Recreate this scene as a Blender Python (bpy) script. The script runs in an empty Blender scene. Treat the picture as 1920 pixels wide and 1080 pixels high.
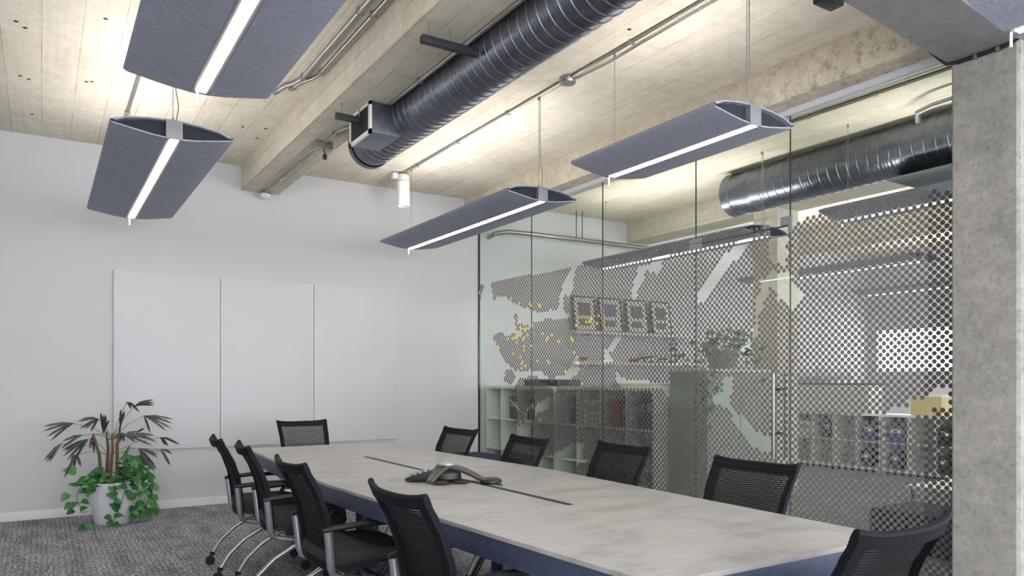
import bpy, bmesh, math, random
from mathutils import Vector, Matrix
random.seed(7)
SC = bpy.context.scene
COL = SC.collection

# ------------------------------------------------------------------ camera, world, exposure
FPX, CX, CY, YAW, EYE = 1392.0, 960.0, 714.0, math.radians(32.36), 1.28
cam = bpy.data.cameras.new('camera')
cam.sensor_width = 36.0
cam.lens = 36.0 * FPX / 1920.0
cam.shift_y = (CY - 540.0) / 1920.0
cam.clip_start = 0.05
cam_o = bpy.data.objects.new('camera', cam)
cam_o.location = (0, 0, EYE)
cam_o.rotation_euler = (math.pi / 2, 0, -YAW)
COL.objects.link(cam_o)
SC.camera = cam_o

world = bpy.data.worlds.new('sky')
SC.world = world
world.use_nodes = True
world.node_tree.nodes['Background'].inputs[0].default_value = (0.93, 0.96, 1.0, 1)
world.node_tree.nodes['Background'].inputs[1].default_value = 5.2

vs = SC.view_settings
vs.view_transform = 'Standard'
vs.look = 'None'
vs.gamma = 1.0
vs.use_curve_mapping = False
vs.exposure = 0.76
LED_DOWN, LED_UP = 19.0, 27.0

# photo pixel -> point on a plane of the room
_F = (math.sin(YAW), math.cos(YAW)); _R = (math.cos(YAW), -math.sin(YAW))
def ray(x, y):
    t = (x - CX) / FPX
    return (_F[0] + t * _R[0], _F[1] + t * _R[1], (CY - y) / FPX)
def onX(x, y, X):
    d = ray(x, y); k = X / d[0]; return (X, d[1] * k, EYE + d[2] * k)
def onY(x, y, Y):
    d = ray(x, y); k = Y / d[1]; return (d[0] * k, Y, EYE + d[2] * k)
def onZ(x, y, Z):
    d = ray(x, y); k = (Z - EYE) / d[2]; return (d[0] * k, d[1] * k, Z)

# ------------------------------------------------------------------ materials
def srgb(r, g, b):
    f = lambda c: c / 12.92 if c <= 0.04045 else ((c + 0.055) / 1.055) ** 2.4
    return (f(r / 255), f(g / 255), f(b / 255), 1)

class NT:
    def __init__(s, name):
        s.m = bpy.data.materials.new(name); s.m.use_nodes = True
        s.t = s.m.node_tree; s.b = s.t.nodes['Principled BSDF']; s.out = s.t.nodes['Material Output']
    def n(s, kind, **kw):
        nd = s.t.nodes.new('ShaderNode' + kind)
        for k, v in kw.items():
            if k.startswith('i_'):
                nd.inputs[k[2:].replace('_', ' ')].default_value = v
            else: setattr(nd, k, v)
        return nd
    def l(s, a, b): s.t.links.new(a, b)
    def coord(s, scale=(1, 1, 1), swap=None):
        c = s.n('TexCoord').outputs['Object']
        if swap:
            sp = s.n('SeparateXYZ'); cb = s.n('CombineXYZ'); s.l(c, sp.inputs[0])
            for i, a in enumerate(swap):
                if len(a) == 1: s.l(sp.outputs[a], cb.inputs[i])
                else:
                    ad = s.n('Math', operation='ADD'); s.l(sp.outputs[a[0]], ad.inputs[0]); s.l(sp.outputs[a[1]], ad.inputs[1]); s.l(ad.outputs[0], cb.inputs[i])
            c = cb.outputs[0]
        mp = s.n('Mapping'); mp.inputs['Scale'].default_value = scale; s.l(c, mp.inputs[0])
        return mp.outputs[0]
    def noise(s, vec, scale, detail=4, rough=0.55):
        nd = s.n('TexNoise'); nd.inputs['Scale'].default_value = scale; nd.inputs['Detail'].default_value = detail
        nd.inputs['Roughness'].default_value = rough; s.l(vec, nd.inputs['Vector']); return nd.outputs['Fac']
    def ramp(s, fac, stops):
        r = s.n('ValToRGB'); e = r.color_ramp.elements
        while len(e) < len(stops): e.new(0.5)
        for el, (p, c) in zip(e, stops):
            el.position = p; el.color = c if not isinstance(c, (int, float)) else (c, c, c, 1)
        s.l(fac, r.inputs[0]); return r.outputs[0]
    def mul(s, a, b, fac=1.0, mode='MULTIPLY'):
        m = s.n('MixRGB', blend_type=mode); m.inputs[0].default_value = fac
        s.l(a, m.inputs[1])
        if hasattr(b, 'links'): s.l(b, m.inputs[2])
        else: m.inputs[2].default_value = b
        return m.outputs[0]
    def bump(s, h, strength=0.3, dist=0.01):
        b = s.n('Bump'); b.inputs['Strength'].default_value = strength; b.inputs['Distance'].default_value = dist
        s.l(h, b.inputs['Height']); s.l(b.outputs[0], s.b.inputs['Normal'])
    def base(s, c): s.l(c, s.b.inputs['Base Color'])
    def set(s, **kw):
        for k, v in kw.items(): s.b.inputs[k.replace('_', ' ')].default_value = v
        return s

def plain(name, col, rough=0.5, metal=0.0, spec=0.5, noise=0.0, nscale=30):
    t = NT(name); t.set(Roughness=rough, Metallic=metal); t.b.inputs['Specular IOR Level'].default_value = spec
    v = t.coord()
    f = t.noise(v, nscale, 3)
    k = 1 - noise
    lo = (col[0] * k, col[1] * k, col[2] * k, 1); hi = (min(1, col[0] * (1 + noise)), min(1, col[1] * (1 + noise)), min(1, col[2] * (1 + noise)), 1)
    t.base(t.ramp(f, [(0.3, lo), (0.7, hi)]))
    return t.m

def concrete(name, lo, hi, board=None, pit=0.5, bumpk=0.3, pitscale=26, rough_noise=0.0):
    t = NT(name); t.set(Roughness=0.9); t.b.inputs['Specular IOR Level'].default_value = 0.2
    v = t.coord()
    big = t.noise(v, 0.9, 6, 0.6); fine = t.noise(v, 9, 8, 0.7)
    mix = t.mul(t.ramp(big, [(0.3, 0.0), (0.7, 1.0)]), t.ramp(fine, [(0.3, 0.0), (0.7, 1.0)]), 0.5, 'MIX')
    col = t.ramp(mix, [(0.15, lo), (0.85, hi)])
    # pock marks
    vo = t.n('TexVoronoi'); vo.inputs['Scale'].default_value = pitscale; t.l(v, vo.inputs['Vector'])
    sel = t.noise(v, pitscale * 0.35, 2)
    pm = t.mul(t.ramp(vo.outputs['Distance'], [(0.08, 1.0), (0.16, 0.0)]), t.ramp(sel, [(0.55, 0.0), (0.62, 1.0)]))
    inv = t.n('Invert'); t.l(pm, inv.inputs[1])
    dark = t.mul(t.mul(inv.outputs[0], (pit, pit, pit, 1), 1, 'ADD'), (1, 1, 1, 1), 1, 'DARKEN')
    col = t.mul(col, dark)
    h = t.mul(fine, inv.outputs[0])
    if board:
        swap, row, width = board
        bv = t.coord(swap=swap)
        br = t.n('TexBrick'); br.offset = 0.37
        for k, val in {'Scale': 1.0, 'Mortar Size': 0.0028, 'Mortar Smooth': 0.3, 'Bias': 0.0, 'Brick Width': width, 'Row Height': row}.items():
            br.inputs[k].default_value = val
        br.inputs['Color1'].default_value = (1, 1, 1, 1); br.inputs['Color2'].default_value = (0.86, 0.85, 0.83, 1)
        br.inputs['Mortar'].default_value = (0.45, 0.40, 0.33, 1)
        t.l(bv, br.inputs['Vector'])
        wob = t.noise(v, 3, 3)
        line = t.mul(br.outputs['Color'], (1, 1, 1, 1), 0.5, 'MIX')
        m = t.n('MixRGB', blend_type='MIX'); t.l(t.ramp(wob, [(0.35, 0.25), (0.65, 1.0)]), m.inputs[0])
        m.inputs[1].default_value = (0.97, 0.97, 0.97, 1); t.l(br.outputs['Color'], m.inputs[2])
        col = t.mul(col, m.outputs[0])
        gv = t.coord(scale=(40, 1.2, 40)) if swap[0] == 'Y' else t.coord(scale=(1.2, 40, 40))
        grain = t.noise(gv, 1.0, 4)
        col = t.mul(col, t.ramp(grain, [(0.2, 0.86), (0.8, 1.0)]))
        h = t.mul(h, m.outputs[0])
    if rough_noise:
        rn = t.noise(v, 14 if pitscale < 40 else 30, 10, 0.8); h = t.mul(h, rn, 0.8)
        cr = t.ramp(rn, [(0.36, 1 - rough_noise), (0.5, 1.0)])
        if pitscale < 40:                      # spalling is worst near the column
            sp = t.n('SeparateXYZ'); t.l(v, sp.inputs[0]); mr = t.n('MapRange'); mr.inputs[1].default_value = 2.6; mr.inputs[2].default_value = 4.6; mr.inputs[3].default_value = 1.0; mr.inputs[4].default_value = 0.25
            t.l(sp.outputs['Y'], mr.inputs[0]); m2 = t.n('MixRGB', blend_type='MULTIPLY'); t.l(mr.outputs[0], m2.inputs[0]); t.l(col, m2.inputs[1]); t.l(cr, m2.inputs[2]); col = m2.outputs[0]
        else: col = t.mul(col, cr)
    t.base(col); t.bump(h, bumpk, 0.012)
    return t.m

M = {}
M['ceil'] = concrete('board_marked_concrete', srgb(216, 206, 188), srgb(240, 234, 221), (('Y', 'X', 'Z'), 0.225, 7.3), 0.5, bumpk=0.25)
M['beam'] = concrete('beam_concrete', srgb(202, 195, 179), srgb(230, 224, 211), (('Y', ('X', 'Z'), 'Z'), 0.145, 4.0), 0.35, bumpk=0.35, pitscale=34)
M['beamrough'] = concrete('spalled_concrete', srgb(190, 180, 160), srgb(228, 219, 202), None, 0.35, bumpk=0.8, pitscale=30, rough_noise=0.6)

M['haunch'] = concrete('grey_formed_concrete', srgb(118, 118, 119), srgb(146, 145, 143), None, 0.6, bumpk=0.15)
M['column'] = concrete('pitted_concrete', srgb(150, 148, 143), srgb(196, 193, 187), None, 0.3, bumpk=0.6, pitscale=42, rough_noise=0.3)
M['wall'] = plain('white_paint', srgb(207, 208, 211), 0.75, spec=0.3, noise=0.012, nscale=2)
M['base'] = plain('baseboard_paint', srgb(232, 232, 233), 0.5, noise=0.01)
M['board'] = plain('whiteboard_enamel', srgb(208, 208, 213), 0.45, noise=0.008, nscale=3)
M['alu'] = plain('brushed_aluminium', srgb(176, 178, 184), 0.38, 0.85, noise=0.03)
M['aluflat'] = plain('anodised_light_grey', srgb(150, 152, 158), 0.5, 0.2, noise=0.02)
M['channel'] = plain('pale_anodised_channel', srgb(214, 214, 222), 0.5, 0.0, noise=0.02)
M['steel'] = plain('galvanised_steel', srgb(165, 165, 160), 0.35, 0.9, noise=0.12, nscale=60)
M['darksteel'] = plain('dark_steel', srgb(60, 62, 66), 0.5, 0.6, noise=0.08)
M['boot'] = plain('dull_dark_sheet_metal', srgb(44, 48, 52), 0.7, 0.3, noise=0.1)
M['black'] = plain('black_plastic', srgb(30, 30, 34), 0.45, noise=0.05)
M['rubber'] = plain('black_rubber', srgb(20, 20, 22), 0.7, noise=0.05)
M['chairframe'] = plain('black_woven_edge', srgb(22, 24, 31), 0.7, spec=0.2, noise=0.12, nscale=300)
M['mesh'] = plain('black_mesh_rib', srgb(30, 31, 34), 0.7, spec=0.2, noise=0.08, nscale=200)
M['seat'] = plain('black_seat_fabric', srgb(48, 47, 47), 0.85, noise=0.12, nscale=400)
M['navysteel'] = plain('navy_painted_steel', srgb(74, 82, 108), 0.42, 0.25, noise=0.14, nscale=25)
M['navyfabric'] = plain('navy_upholstery', srgb(48, 56, 84), 0.9, noise=0.12, nscale=200)
M['pot'] = plain('white_glazed_pot', srgb(228, 228, 232), 0.3, noise=0.01)
M['soil'] = plain('potting_soil', srgb(52, 40, 30), 0.95, noise=0.4, nscale=90)
M['stem'] = plain('fibrous_brown_stem', srgb(104, 80, 62), 0.9, noise=0.35, nscale=60)
M['vine'] = plain('green_vine', srgb(86, 120, 70), 0.6, noise=0.1)
M['lam'] = plain('white_laminate', srgb(226, 228, 224), 0.45, noise=0.01)
M['white'] = plain('white_enamel', srgb(238, 238, 238), 0.35, noise=0.01)
M['greybox'] = plain('grey_enamel', srgb(150, 152, 156), 0.45, 0.3, noise=0.05)
M['red'] = plain('red_folder', srgb(150, 22, 40), 0.6, noise=0.05)
M['yellow'] = plain('yellow_cover', srgb(224, 196, 60), 0.6, noise=0.05)
M['paper'] = plain('paper_white', srgb(222, 220, 208), 0.8, noise=0.03)
M['cabinet'] = plain('grey_green_laminate', srgb(150, 156, 146), 0.5, noise=0.03)
M['blue'] = plain('blue_cover', srgb(58, 82, 140), 0.6, noise=0.06)
M['brown'] = plain('maroon_cover', srgb(96, 52, 48), 0.6, noise=0.06)
M['cream'] = plain('cream_cover', srgb(206, 190, 140), 0.7, noise=0.05)
M['photo'] = plain('grey_print', srgb(92, 94, 98), 0.5, noise=0.6, nscale=14)
M['photoblue'] = plain('blue_grey_print', srgb(92, 112, 142), 0.5, noise=0.5, nscale=12)
M['phone'] = plain('bronze_grey_plastic', srgb(82, 79, 76), 0.35, noise=0.04)
M['phonesilver'] = plain('silver_plastic', srgb(158, 154, 148), 0.3, 0.3, noise=0.03)
M['seal'] = plain('dark_glazing_seal', srgb(34, 44, 40), 0.4, noise=0.05)
M['slot'] = plain('black_cable_slot', srgb(14, 14, 18), 0.6, noise=0.05)

def leafmat(name, lo, hi):
    t = NT(name); t.set(Roughness=0.38)
    oi = t.n('ObjectInfo'); f = t.noise(t.coord(), 14, 3)
    m = t.n('MixRGB'); m.inputs[0].default_value = 0.35
    t.l(oi.outputs['Random'], m.inputs[1]); t.l(f, m.inputs[2])
    t.base(t.ramp(m.outputs[0], [(0.15, lo), (0.85, hi)])); return t.m
M['leaf'] = leafmat('pothos_leaf', srgb(14, 84, 52), srgb(72, 140, 62))
M['palm'] = leafmat('palm_leaf', srgb(34, 42, 40), srgb(66, 74, 62))

def felt():
    t = NT('blue_grey_felt'); t.set(Roughness=0.95); t.b.inputs['Specular IOR Level'].default_value = 0.1
    a = t.noise(t.coord(scale=(28, 170, 60)), 1.0, 5, 0.7); b = t.noise(t.coord(), 2.2, 3)
    col = t.ramp(a, [(0.28, srgb(146, 150, 166)), (0.5, srgb(174, 178, 192)), (0.75, srgb(194, 198, 210))])
    t.base(t.mul(col, t.ramp(b, [(0.2, 0.9), (0.8, 1.0)]))); t.bump(a, 0.25, 0.004); return t.m
M['felt'] = felt()
M['hollowshadow'] = plain('painted_hollow_shadow', srgb(52, 56, 64), 0.95, noise=0.1, nscale=120)  # dark colour stands in for shade inside the open pendant wings

def carpet():
    t = NT('loop_carpet'); t.set(Roughness=1.0); t.b.inputs['Specular IOR Level'].default_value = 0.05
    v = t.coord(scale=(1.0, 0.38, 1.0))
    a = t.noise(v, 62, 6, 0.85); b = t.noise(t.coord(scale=(1, 0.35, 1)), 7, 4, 0.6); c = t.noise(t.coord(), 320, 2, 0.6)
    f = t.mul(a, c, 0.35, 'MIX')
    col = t.ramp(f, [(0.38, srgb(50, 50, 55)), (0.5, srgb(158, 158, 168)), (0.6, srgb(252, 252, 255))])
    col = t.mul(col, t.ramp(b, [(0.35, 0.62), (0.62, 1.0)]))
    w = t.n('TexWave', wave_type='BANDS', bands_direction='X'); w.inputs['Scale'].default_value = 9.0; w.inputs['Distortion'].default_value = 3.0; w.inputs['Detail'].default_value = 3
    t.l(t.coord(), w.inputs['Vector'])
    col = t.mul(col, t.ramp(w.outputs['Fac'], [(0.0, 0.7), (0.4, 1.0)]))
    t.base(col); t.bump(f, 0.8, 0.01); return t.m
M['carpet'] = carpet()

def tabletop():
    t = NT('troweled_concrete_top'); t.set(Roughness=0.42); t.b.inputs['Specular IOR Level'].default_value = 0.4
    a = t.noise(t.coord(scale=(1.6, 3.2, 1)), 2.4, 7, 0.62); b = t.noise(t.coord(), 22, 5, 0.6)
    f = t.mul(a, b, 0.25, 'MIX')
    t.base(t.ramp(f, [(0.3, srgb(142, 141, 139)), (0.5, srgb(172, 170, 168)), (0.7, srgb(186, 184, 182))]))
    t.l(t.ramp(a, [(0.3, 0.36), (0.7, 0.5)]), t.b.inputs['Roughness']); t.bump(b, 0.04, 0.003); return t.m
M['top'] = tabletop()

def duct():
    t = NT('dark_spiral_duct_metal'); t.set(Metallic=0.9, Roughness=0.3)
    a = t.noise(t.coord(scale=(1, 0.35, 1)), 13, 5, 0.7)
    t.base(t.ramp(a, [(0.3, srgb(94, 98, 110)), (0.7, srgb(124, 128, 138))]))
    t.l(t.ramp(a, [(0.3, 0.30), (0.7, 0.38)]), t.b.inputs['Roughness']); return t.m
M['duct'] = duct()

def emit(name, col, s):
    t = NT(name); t.set(Base_Color=(0.9, 0.9, 0.9, 1)); t.b.inputs['Emission Color'].default_value = col
    t.b.inputs['Emission Strength'].default_value = s; return t.m
M['led'] = emit('led_diffuser', (1.0, 0.96, 0.92, 1), LED_DOWN)
M['ledup'] = emit('led_uplight', (1.0, 0.965, 0.925, 1), LED_UP)
M['spotlens'] = emit('spot_lens', (1, 0.97, 0.92, 1), 3.0)

def glass():
    t = NT('clear_green_glass'); t.t.nodes.remove(t.b)
    tr = t.n('BsdfTransparent'); tr.inputs[0].default_value = (0.945, 0.97, 0.945, 1)
    gl = t.n('BsdfGlossy'); gl.inputs[0].default_value = (0.9, 0.95, 0.92, 1); gl.inputs['Roughness'].default_value = 0.0
    lw = t.n('LayerWeight'); pw = t.n('Math', operation='POWER'); pw.inputs[1].default_value = 5.0; t.l(lw.outputs['Facing'], pw.inputs[0])
    fr = t.n('Math', operation='MULTIPLY_ADD'); fr.inputs[1].default_value = 0.9; fr.inputs[2].default_value = 0.022; t.l(pw.outputs[0], fr.inputs[0])
    mx = t.n('MixShader'); t.l(fr.outputs[0], mx.inputs[0]); t.l(tr.outputs[0], mx.inputs[1]); t.l(gl.outputs[0], mx.inputs[2])
    t.l(mx.outputs[0], t.out.inputs[0]); return t.m
M['glass'] = glass()
def film(name, col, tcol):
    t = NT(name); t.t.nodes.remove(t.b)
    d = t.n('BsdfDiffuse'); d.inputs[0].default_value = col
    tr = t.n('BsdfTranslucent'); tr.inputs[0].default_value = tcol
    mx = t.n('MixShader'); mx.inputs[0].default_value = 0.45
    t.l(d.outputs[0], mx.inputs[1]); t.l(tr.outputs[0], mx.inputs[2]); t.l(mx.outputs[0], t.out.inputs[0]); return t.m
M['dot'] = film('taupe_vinyl_film', srgb(116, 111, 112), srgb(150, 145, 143))
M['dotyellow'] = film('yellow_vinyl_film', srgb(250, 232, 70), srgb(250, 230, 100))

# ------------------------------------------------------------------ mesh helpers
class MB:
    def __init__(s): s.v = []; s.f = []
    def add(s, vs, fs):
        o = len(s.v); s.v += [tuple(p) for p in vs]; s.f += [tuple(i + o for i in f) for f in fs]; return s
    def box(s, x0, x1, y0, y1, z0, z1, mat=None):
        p = [(x, y, z) for x in (x0, x1) for y in (y0, y1) for z in (z0, z1)]
        if mat: p = [mat @ Vector(q) for q in p]
        return s.add(p, [(0, 1, 3, 2), (4, 6, 7, 5), (0, 4, 5, 1), (2, 3, 7, 6), (0, 2, 6, 4), (1, 5, 7, 3)])
    def prism(s, poly, axis, a0, a1):
        n = len(poly)
        def mk(p, a): return {'x': (a, p[0], p[1]), 'y': (p[0], a, p[1]), 'z': (p[0], p[1], a)}[axis]
        return s.add([mk(p, a0) for p in poly] + [mk(p, a1) for p in poly],
                     [tuple(range(n)), tuple(range(2 * n - 1, n - 1, -1))] + [(i, i + n, (i + 1) % n + n, (i + 1) % n) for i in range(n)])
    def tube(s, pts, r, seg=10, caps=True, flat=1.0):
        pts = [Vector(p) for p in pts]; n = len(pts)
        rs = r if isinstance(r, (list, tuple)) else [r] * n
        t0 = (pts[1] - pts[0]).normalized()
        up = Vector((0, 0, 1)) if abs(t0.z) < 0.9 else Vector((1, 0, 0))
        a = t0.cross(up).normalized(); vs_ = []
        for i in range(n):
            t = (pts[min(i + 1, n - 1)] - pts[max(i - 1, 0)]).normalized()
            a = (a - t * a.dot(t)).normalized(); b = t.cross(a)
            for k in range(seg):
                th = 2 * math.pi * k / seg
                vs_.append(pts[i] + a * (math.cos(th) * rs[i]) + b * (math.sin(th) * rs[i] * flat))
        fs = [(i * seg + k, i * seg + (k + 1) % seg, (i + 1) * seg + (k + 1) % seg, (i + 1) * seg + k) for i in range(n - 1) for k in range(seg)]
        if caps: fs += [tuple(range(seg - 1, -1, -1)), tuple((n - 1) * seg + k for k in range(seg))]
        return s.add(vs_, fs)
    def cyl(s, p0, p1, r, seg=16): return s.tube([p0, p1], r, seg)
    def lathe(s, prof, seg=24, centre=(0, 0, 0), axis='z', caps=True):
        n = len(prof); vs_ = []
        for r, h in prof:
            for k in range(seg):
                th = 2 * math.pi * k / seg; c, d = r * math.cos(th), r * math.sin(th)
                p = {'z': (c, d, h), 'y': (c, h, d), 'x': (h, c, d)}[axis]
                vs_.append((p[0] + centre[0], p[1] + centre[1], p[2] + centre[2]))
        fs = [(i * seg + k, i * seg + (k + 1) % seg, (i + 1) * seg + (k + 1) % seg, (i + 1) * seg + k) for i in range(n - 1) for k in range(seg)]
        if caps: fs += [tuple(range(seg - 1, -1, -1)), tuple((n - 1) * seg + k for k in range(seg))]
        return s.add(vs_, fs)
    def patch(s, fn, u0, u1, v0, v1, nu, nv, th):
        """solid shell around a surface fn(u, v), offset along y"""
        g = lambda i, j, k: k * (nu + 1) * (nv + 1) + j * (nu + 1) + i
        vs_ = []
        for k in (-0.5, 0.5):
            for j in range(nv + 1):
                for i in range(nu + 1):
                    x, y, z = fn(u0 + (u1 - u0) * i / nu, v0 + (v1 - v0) * j / nv)
                    vs_.append((x, y + k * th, z))
        fs = []
        for j in range(nv):
            for i in range(nu):
                fs.append((g(i, j, 0), g(i + 1, j, 0), g(i + 1, j + 1, 0), g(i, j + 1, 0)))
                fs.append((g(i, j, 1), g(i, j + 1, 1), g(i + 1, j + 1, 1), g(i + 1, j, 1)))
        for i in range(nu):
            fs.append((g(i, 0, 0), g(i, 0, 1), g(i + 1, 0, 1), g(i + 1, 0, 0)))
            fs.append((g(i, nv, 0), g(i + 1, nv, 0), g(i + 1, nv, 1), g(i, nv, 1)))
        for j in range(nv):
            fs.append((g(0, j, 0), g(0, j + 1, 0), g(0, j + 1, 1), g(0, j, 1)))
            fs.append((g(nu, j, 0), g(nu, j, 1), g(nu, j + 1, 1), g(nu, j + 1, 0)))
        return s.add(vs_, fs)
    def mesh(s, name, mat, bevel=0.0, smooth=True, bseg=2):
        me = bpy.data.meshes.new(name); me.from_pydata(s.v, [], s.f)
        bm = bmesh.new(); bm.from_mesh(me)
        bmesh.ops.recalc_face_normals(bm, faces=bm.faces)
        if bevel: bmesh.ops.bevel(bm, geom=list(bm.edges), offset=bevel, segments=bseg, affect='EDGES', profile=0.7, clamp_overlap=True)
        bm.to_mesh(me); bm.free()
        if smooth:
            me.polygons.foreach_set('use_smooth', [True] * len(me.polygons)); me.set_sharp_from_angle(angle=math.radians(38))
        me.materials.append(mat); me.update(); return me
    def build(s, name, mat, parent=None, bevel=0.0, smooth=True, label=None, bseg=2):
        o = bpy.data.objects.new(name, s.mesh(name, M[mat] if isinstance(mat, str) else mat, bevel, smooth, bseg)); COL.objects.link(o)
        if parent: o.parent = parent
        if label: o['label'] = label
        return o

def tag(o, label, cat, group=None):
    o['label'] = label; o['category'] = cat
    if group: o['group'] = group
    return o
def struct(o, label=None):
    o['kind'] = 'structure'
    if label: o['label'] = label
    return o
def empty(name, loc=(0, 0, 0), rz=0.0):
    o = bpy.data.objects.new(name, None); o.empty_display_size = 0.1; o.location = loc; o.rotation_euler = (0, 0, rz); COL.objects.link(o); return o
def copy_tree(o, parent=None):
    c = o.copy(); COL.objects.link(c); c.parent = parent
    for ch in list(o.children): copy_tree(ch, c)
    return c
def bx(name, mat, x0, x1, y0, y1, z0, z1, parent=None, bevel=0.0, label=None):
    return MB().box(x0, x1, y0, y1, z0, z1).build(name, mat, parent, bevel, label=label)

# ------------------------------------------------------------------ the room
YB, ZC, XG = 8.155, 3.55, 4.67          # back wall, ceiling, glass plane
XL, XR, YR = -2.6, 13.0, -3.2
struct(bx('floor', 'carpet', XL - .2, XR + .2, YR - .2, YB + .2, -.12, 0), 'grey loop pile carpet')
struct(bx('ceiling', 'ceil', XL - .2, XR + .2, YR - .2, YB + .2, ZC, ZC + .2), 'cream board marked concrete ceiling')
struct(bx('wall_back', 'wall', XL - .2, XR + .2, YB, YB + .2, 0, ZC), 'white painted back wall')
struct(bx('wall_left', 'wall', XL - .2, XL, YR, YB, 0, ZC), 'white painted side wall')
wr = MB().box(XR, XR + .2, YR, YB, 0, 1.45).box(XR, XR + .2, YR, YB, 2.2, ZC)
for y0, y1 in ((YR, -.2), (1.9, 2.4), (5.3, 5.6), (7.95, YB)): wr.box(XR, XR + .2, y0, y1, 1.45, 2.2)
struct(wr.build('wall_right', 'wall', smooth=False), 'white window wall of the neighbouring office')
# rear wall with window openings (behind the camera): sill, head and piers
rear = MB().box(XL, XR, YR - .2, YR, 0, .75).box(XL, XR, YR - .2, YR, 3.05, ZC)
for x in (XL, 0.6, 4.45, 7.1, 9.9, XR - .3): rear.box(x, x + .35, YR - .2, YR, .75, 3.05)
struct(rear.build('wall_rear', 'wall', smooth=False), 'white wall with daylight windows behind the camera')
struct(bx('baseboard_back', 'base', XL, XG - .02, YB - .015, YB, 0, .082, bevel=.003), 'white baseboard')

hole = MB().lathe([(.014, .002), (.014, -.0015)], 10).mesh('tie_hole', M['slot'], smooth=False)
for px, py in ((30, 40), (47, 52), (38, 142), (54, 148), (162, 153), (172, 153), (198, 35), (60, 214), (560, 257), (498, 241), (482, 259), (455, 238), (1180, 55), (1320, 185)):
    q = bpy.data.objects.new('tie_hole', hole); COL.objects.link(q); q.parent = bpy.data.objects['ceiling']; q.location = onZ(px, py, ZC)
# beams along the room
def beam(name, x0, y0, y1, mat, label, z0=3.29, w=.385):
    return struct(MB().box(x0, x0 + w, y0, y1, z0, ZC).build(name, mat, bevel=.008), label)
beam('trim_1', 1.778, -3.2, YB, 'beam', 'concrete ceiling beam beside the black duct')
beam('trim_2', 4.46, 2.30, YB, 'beamrough', 'rough spalled concrete beam above the glass', 3.276)
beam('trim_3', 7.124, -3.2, YB, 'beam', 'concrete beam in the neighbouring office', 3.27)
beam('trim_4', 9.8, -3.2, YB, 'beam', 'far concrete beam in the neighbouring office', 3.27)
# cross beam with haunch at the column
zx = [(2.62, 3.50), (2.85, 3.40), (3.1, 3.33), (3.3, 3.294), (3.64, 3.262), (4.15, 3.216), (4.49, 3.187), (4.60, 3.18), (4.62, 3.18), (5.4, 3.20), (6.2, 3.29)]
poly = zx + [(6.2, ZC), (2.62, ZC)]
struct(MB().prism(poly, 'y', 1.98, 2.36).build('trim_5', 'haunch', bevel=.03, bseg=4), 'grey haunched concrete beam resting on the column')
colpoly = [(4.615, 1.98), (4.6, 1.995), (4.6, 2.335), (4.615, 2.35), (5.02, 2.35), (5.02, 1.98)]
struct(MB().prism(colpoly, 'z', 0, 3.24).build('wall_column', 'column', smooth=False), 'pitted concrete column at the end of the glass')
struct(MB().box(7.124, 7.5, 5.56, 5.9, 0, 3.28).build('wall_pier', 'beam', bevel=.008), 'concrete pier in the neighbouring office')

# ------------------------------------------------------------------ glass partition
hd = struct(MB().box(4.635, 4.715, 2.36, YB, 3.236, 3.276).build('trim_6', 'channel', bevel=.003), 'light grey metal channel holding the glass')
struct(MB().box(4.655, 4.70, 2.36, YB, 0, .03).build('trim_7', 'aluflat'), 'floor channel of the glass partition')
JY = [8.14, 6.955, 5.70, 4.466, 3.53, 2.365]      # joints along the glass
DOORTOP = 2.43
LABELS = ['glass panel beside the white wall', 'second glass panel from the white wall', 'glass panel left of the glass door', None, 'glass panel between door and column']
panes = []
for i in range(5):
    y1, y0 = JY[i] - .0025, JY[i + 1] + .0025
    if i == 3:
        o = struct(empty('door_1', (XG, (y0 + y1) / 2, 0)), 'frameless glass door with long steel handle')
        ow = struct(empty('window_5', (XG, (y0 + y1) / 2, DOORTOP)), 'glass over-panel above the door')
        pn = bx('pane', 'glass', -.005, .005, (y0 - y1) / 2, (y1 - y0) / 2, .012, DOORTOP - .004, o)
        bx('pane', 'glass', -.005, .005, (y0 - y1) / 2, (y1 - y0) / 2, .004, 3.236 - DOORTOP, ow)
        bx('seal', 'seal', -.006, .006, (y0 - y1) / 2, (y1 - y0) / 2, -.005, .004, ow)
        yc = (y0 + y1) / 2
        # handles on both faces
        for sx in (-1, 1):
            hm = MB().tube([(sx * .07, 3.626 - yc, .70), (sx * .07, 3.626 - yc, 1.336)], .0135, 14)
            h = hm.build('handle', 'steel', o, label='long brushed steel pull handle')
            for z in (.887, 1.216):
                MB().cyl((sx * .006, 3.626 - yc, z), (sx * .07, 3.626 - yc, z), .009, 12).build('standoff', 'darksteel', h)
        # patch fittings
        fit = MB().box(-.022, -.006, 4.395 - yc, 4.52 - yc, 2.385, 2.43).box(-.022, -.006, 4.395 - yc, 4.52 - yc, 2.436, 2.475)
        fit.build('patch_fitting', 'aluflat', o, label='light grey rectangular patch fitting')
        MB().box(-.022, -.006, 3.535 - yc, 3.60 - yc, 2.435, 2.495).box(-.022, -.006, 3.505 - yc, 3.535 - yc, 2.37, 2.495).build('patch_fitting', 'aluflat', o, label='light grey L shaped patch fitting')
        panes.append((o, yc))
    else:
        n = i + 1 if i < 3 else 4
        o = struct(empty('window_%d' % n, (XG, (y0 + y1) / 2, 0)), LABELS[i])
        bx('pane', 'glass', -.005, .005, (y0 - y1) / 2, (y1 - y0) / 2, .03, 3.236, o)
        panes.append((o, (y0 + y1) / 2))
    s_o = panes[-1][0]
    yc = panes[-1][1]
    if i < 4: bx('seal', 'seal', -.006, .006, y0 - .0045 - yc, y0 - .0005 - yc, .03, 3.236, s_o)
struct(bx('trim_8', 'seal', XG - .012, XG + .012, 8.14, YB, 0, 3.236), 'dark jamb where the glass meets the white wall')

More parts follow.
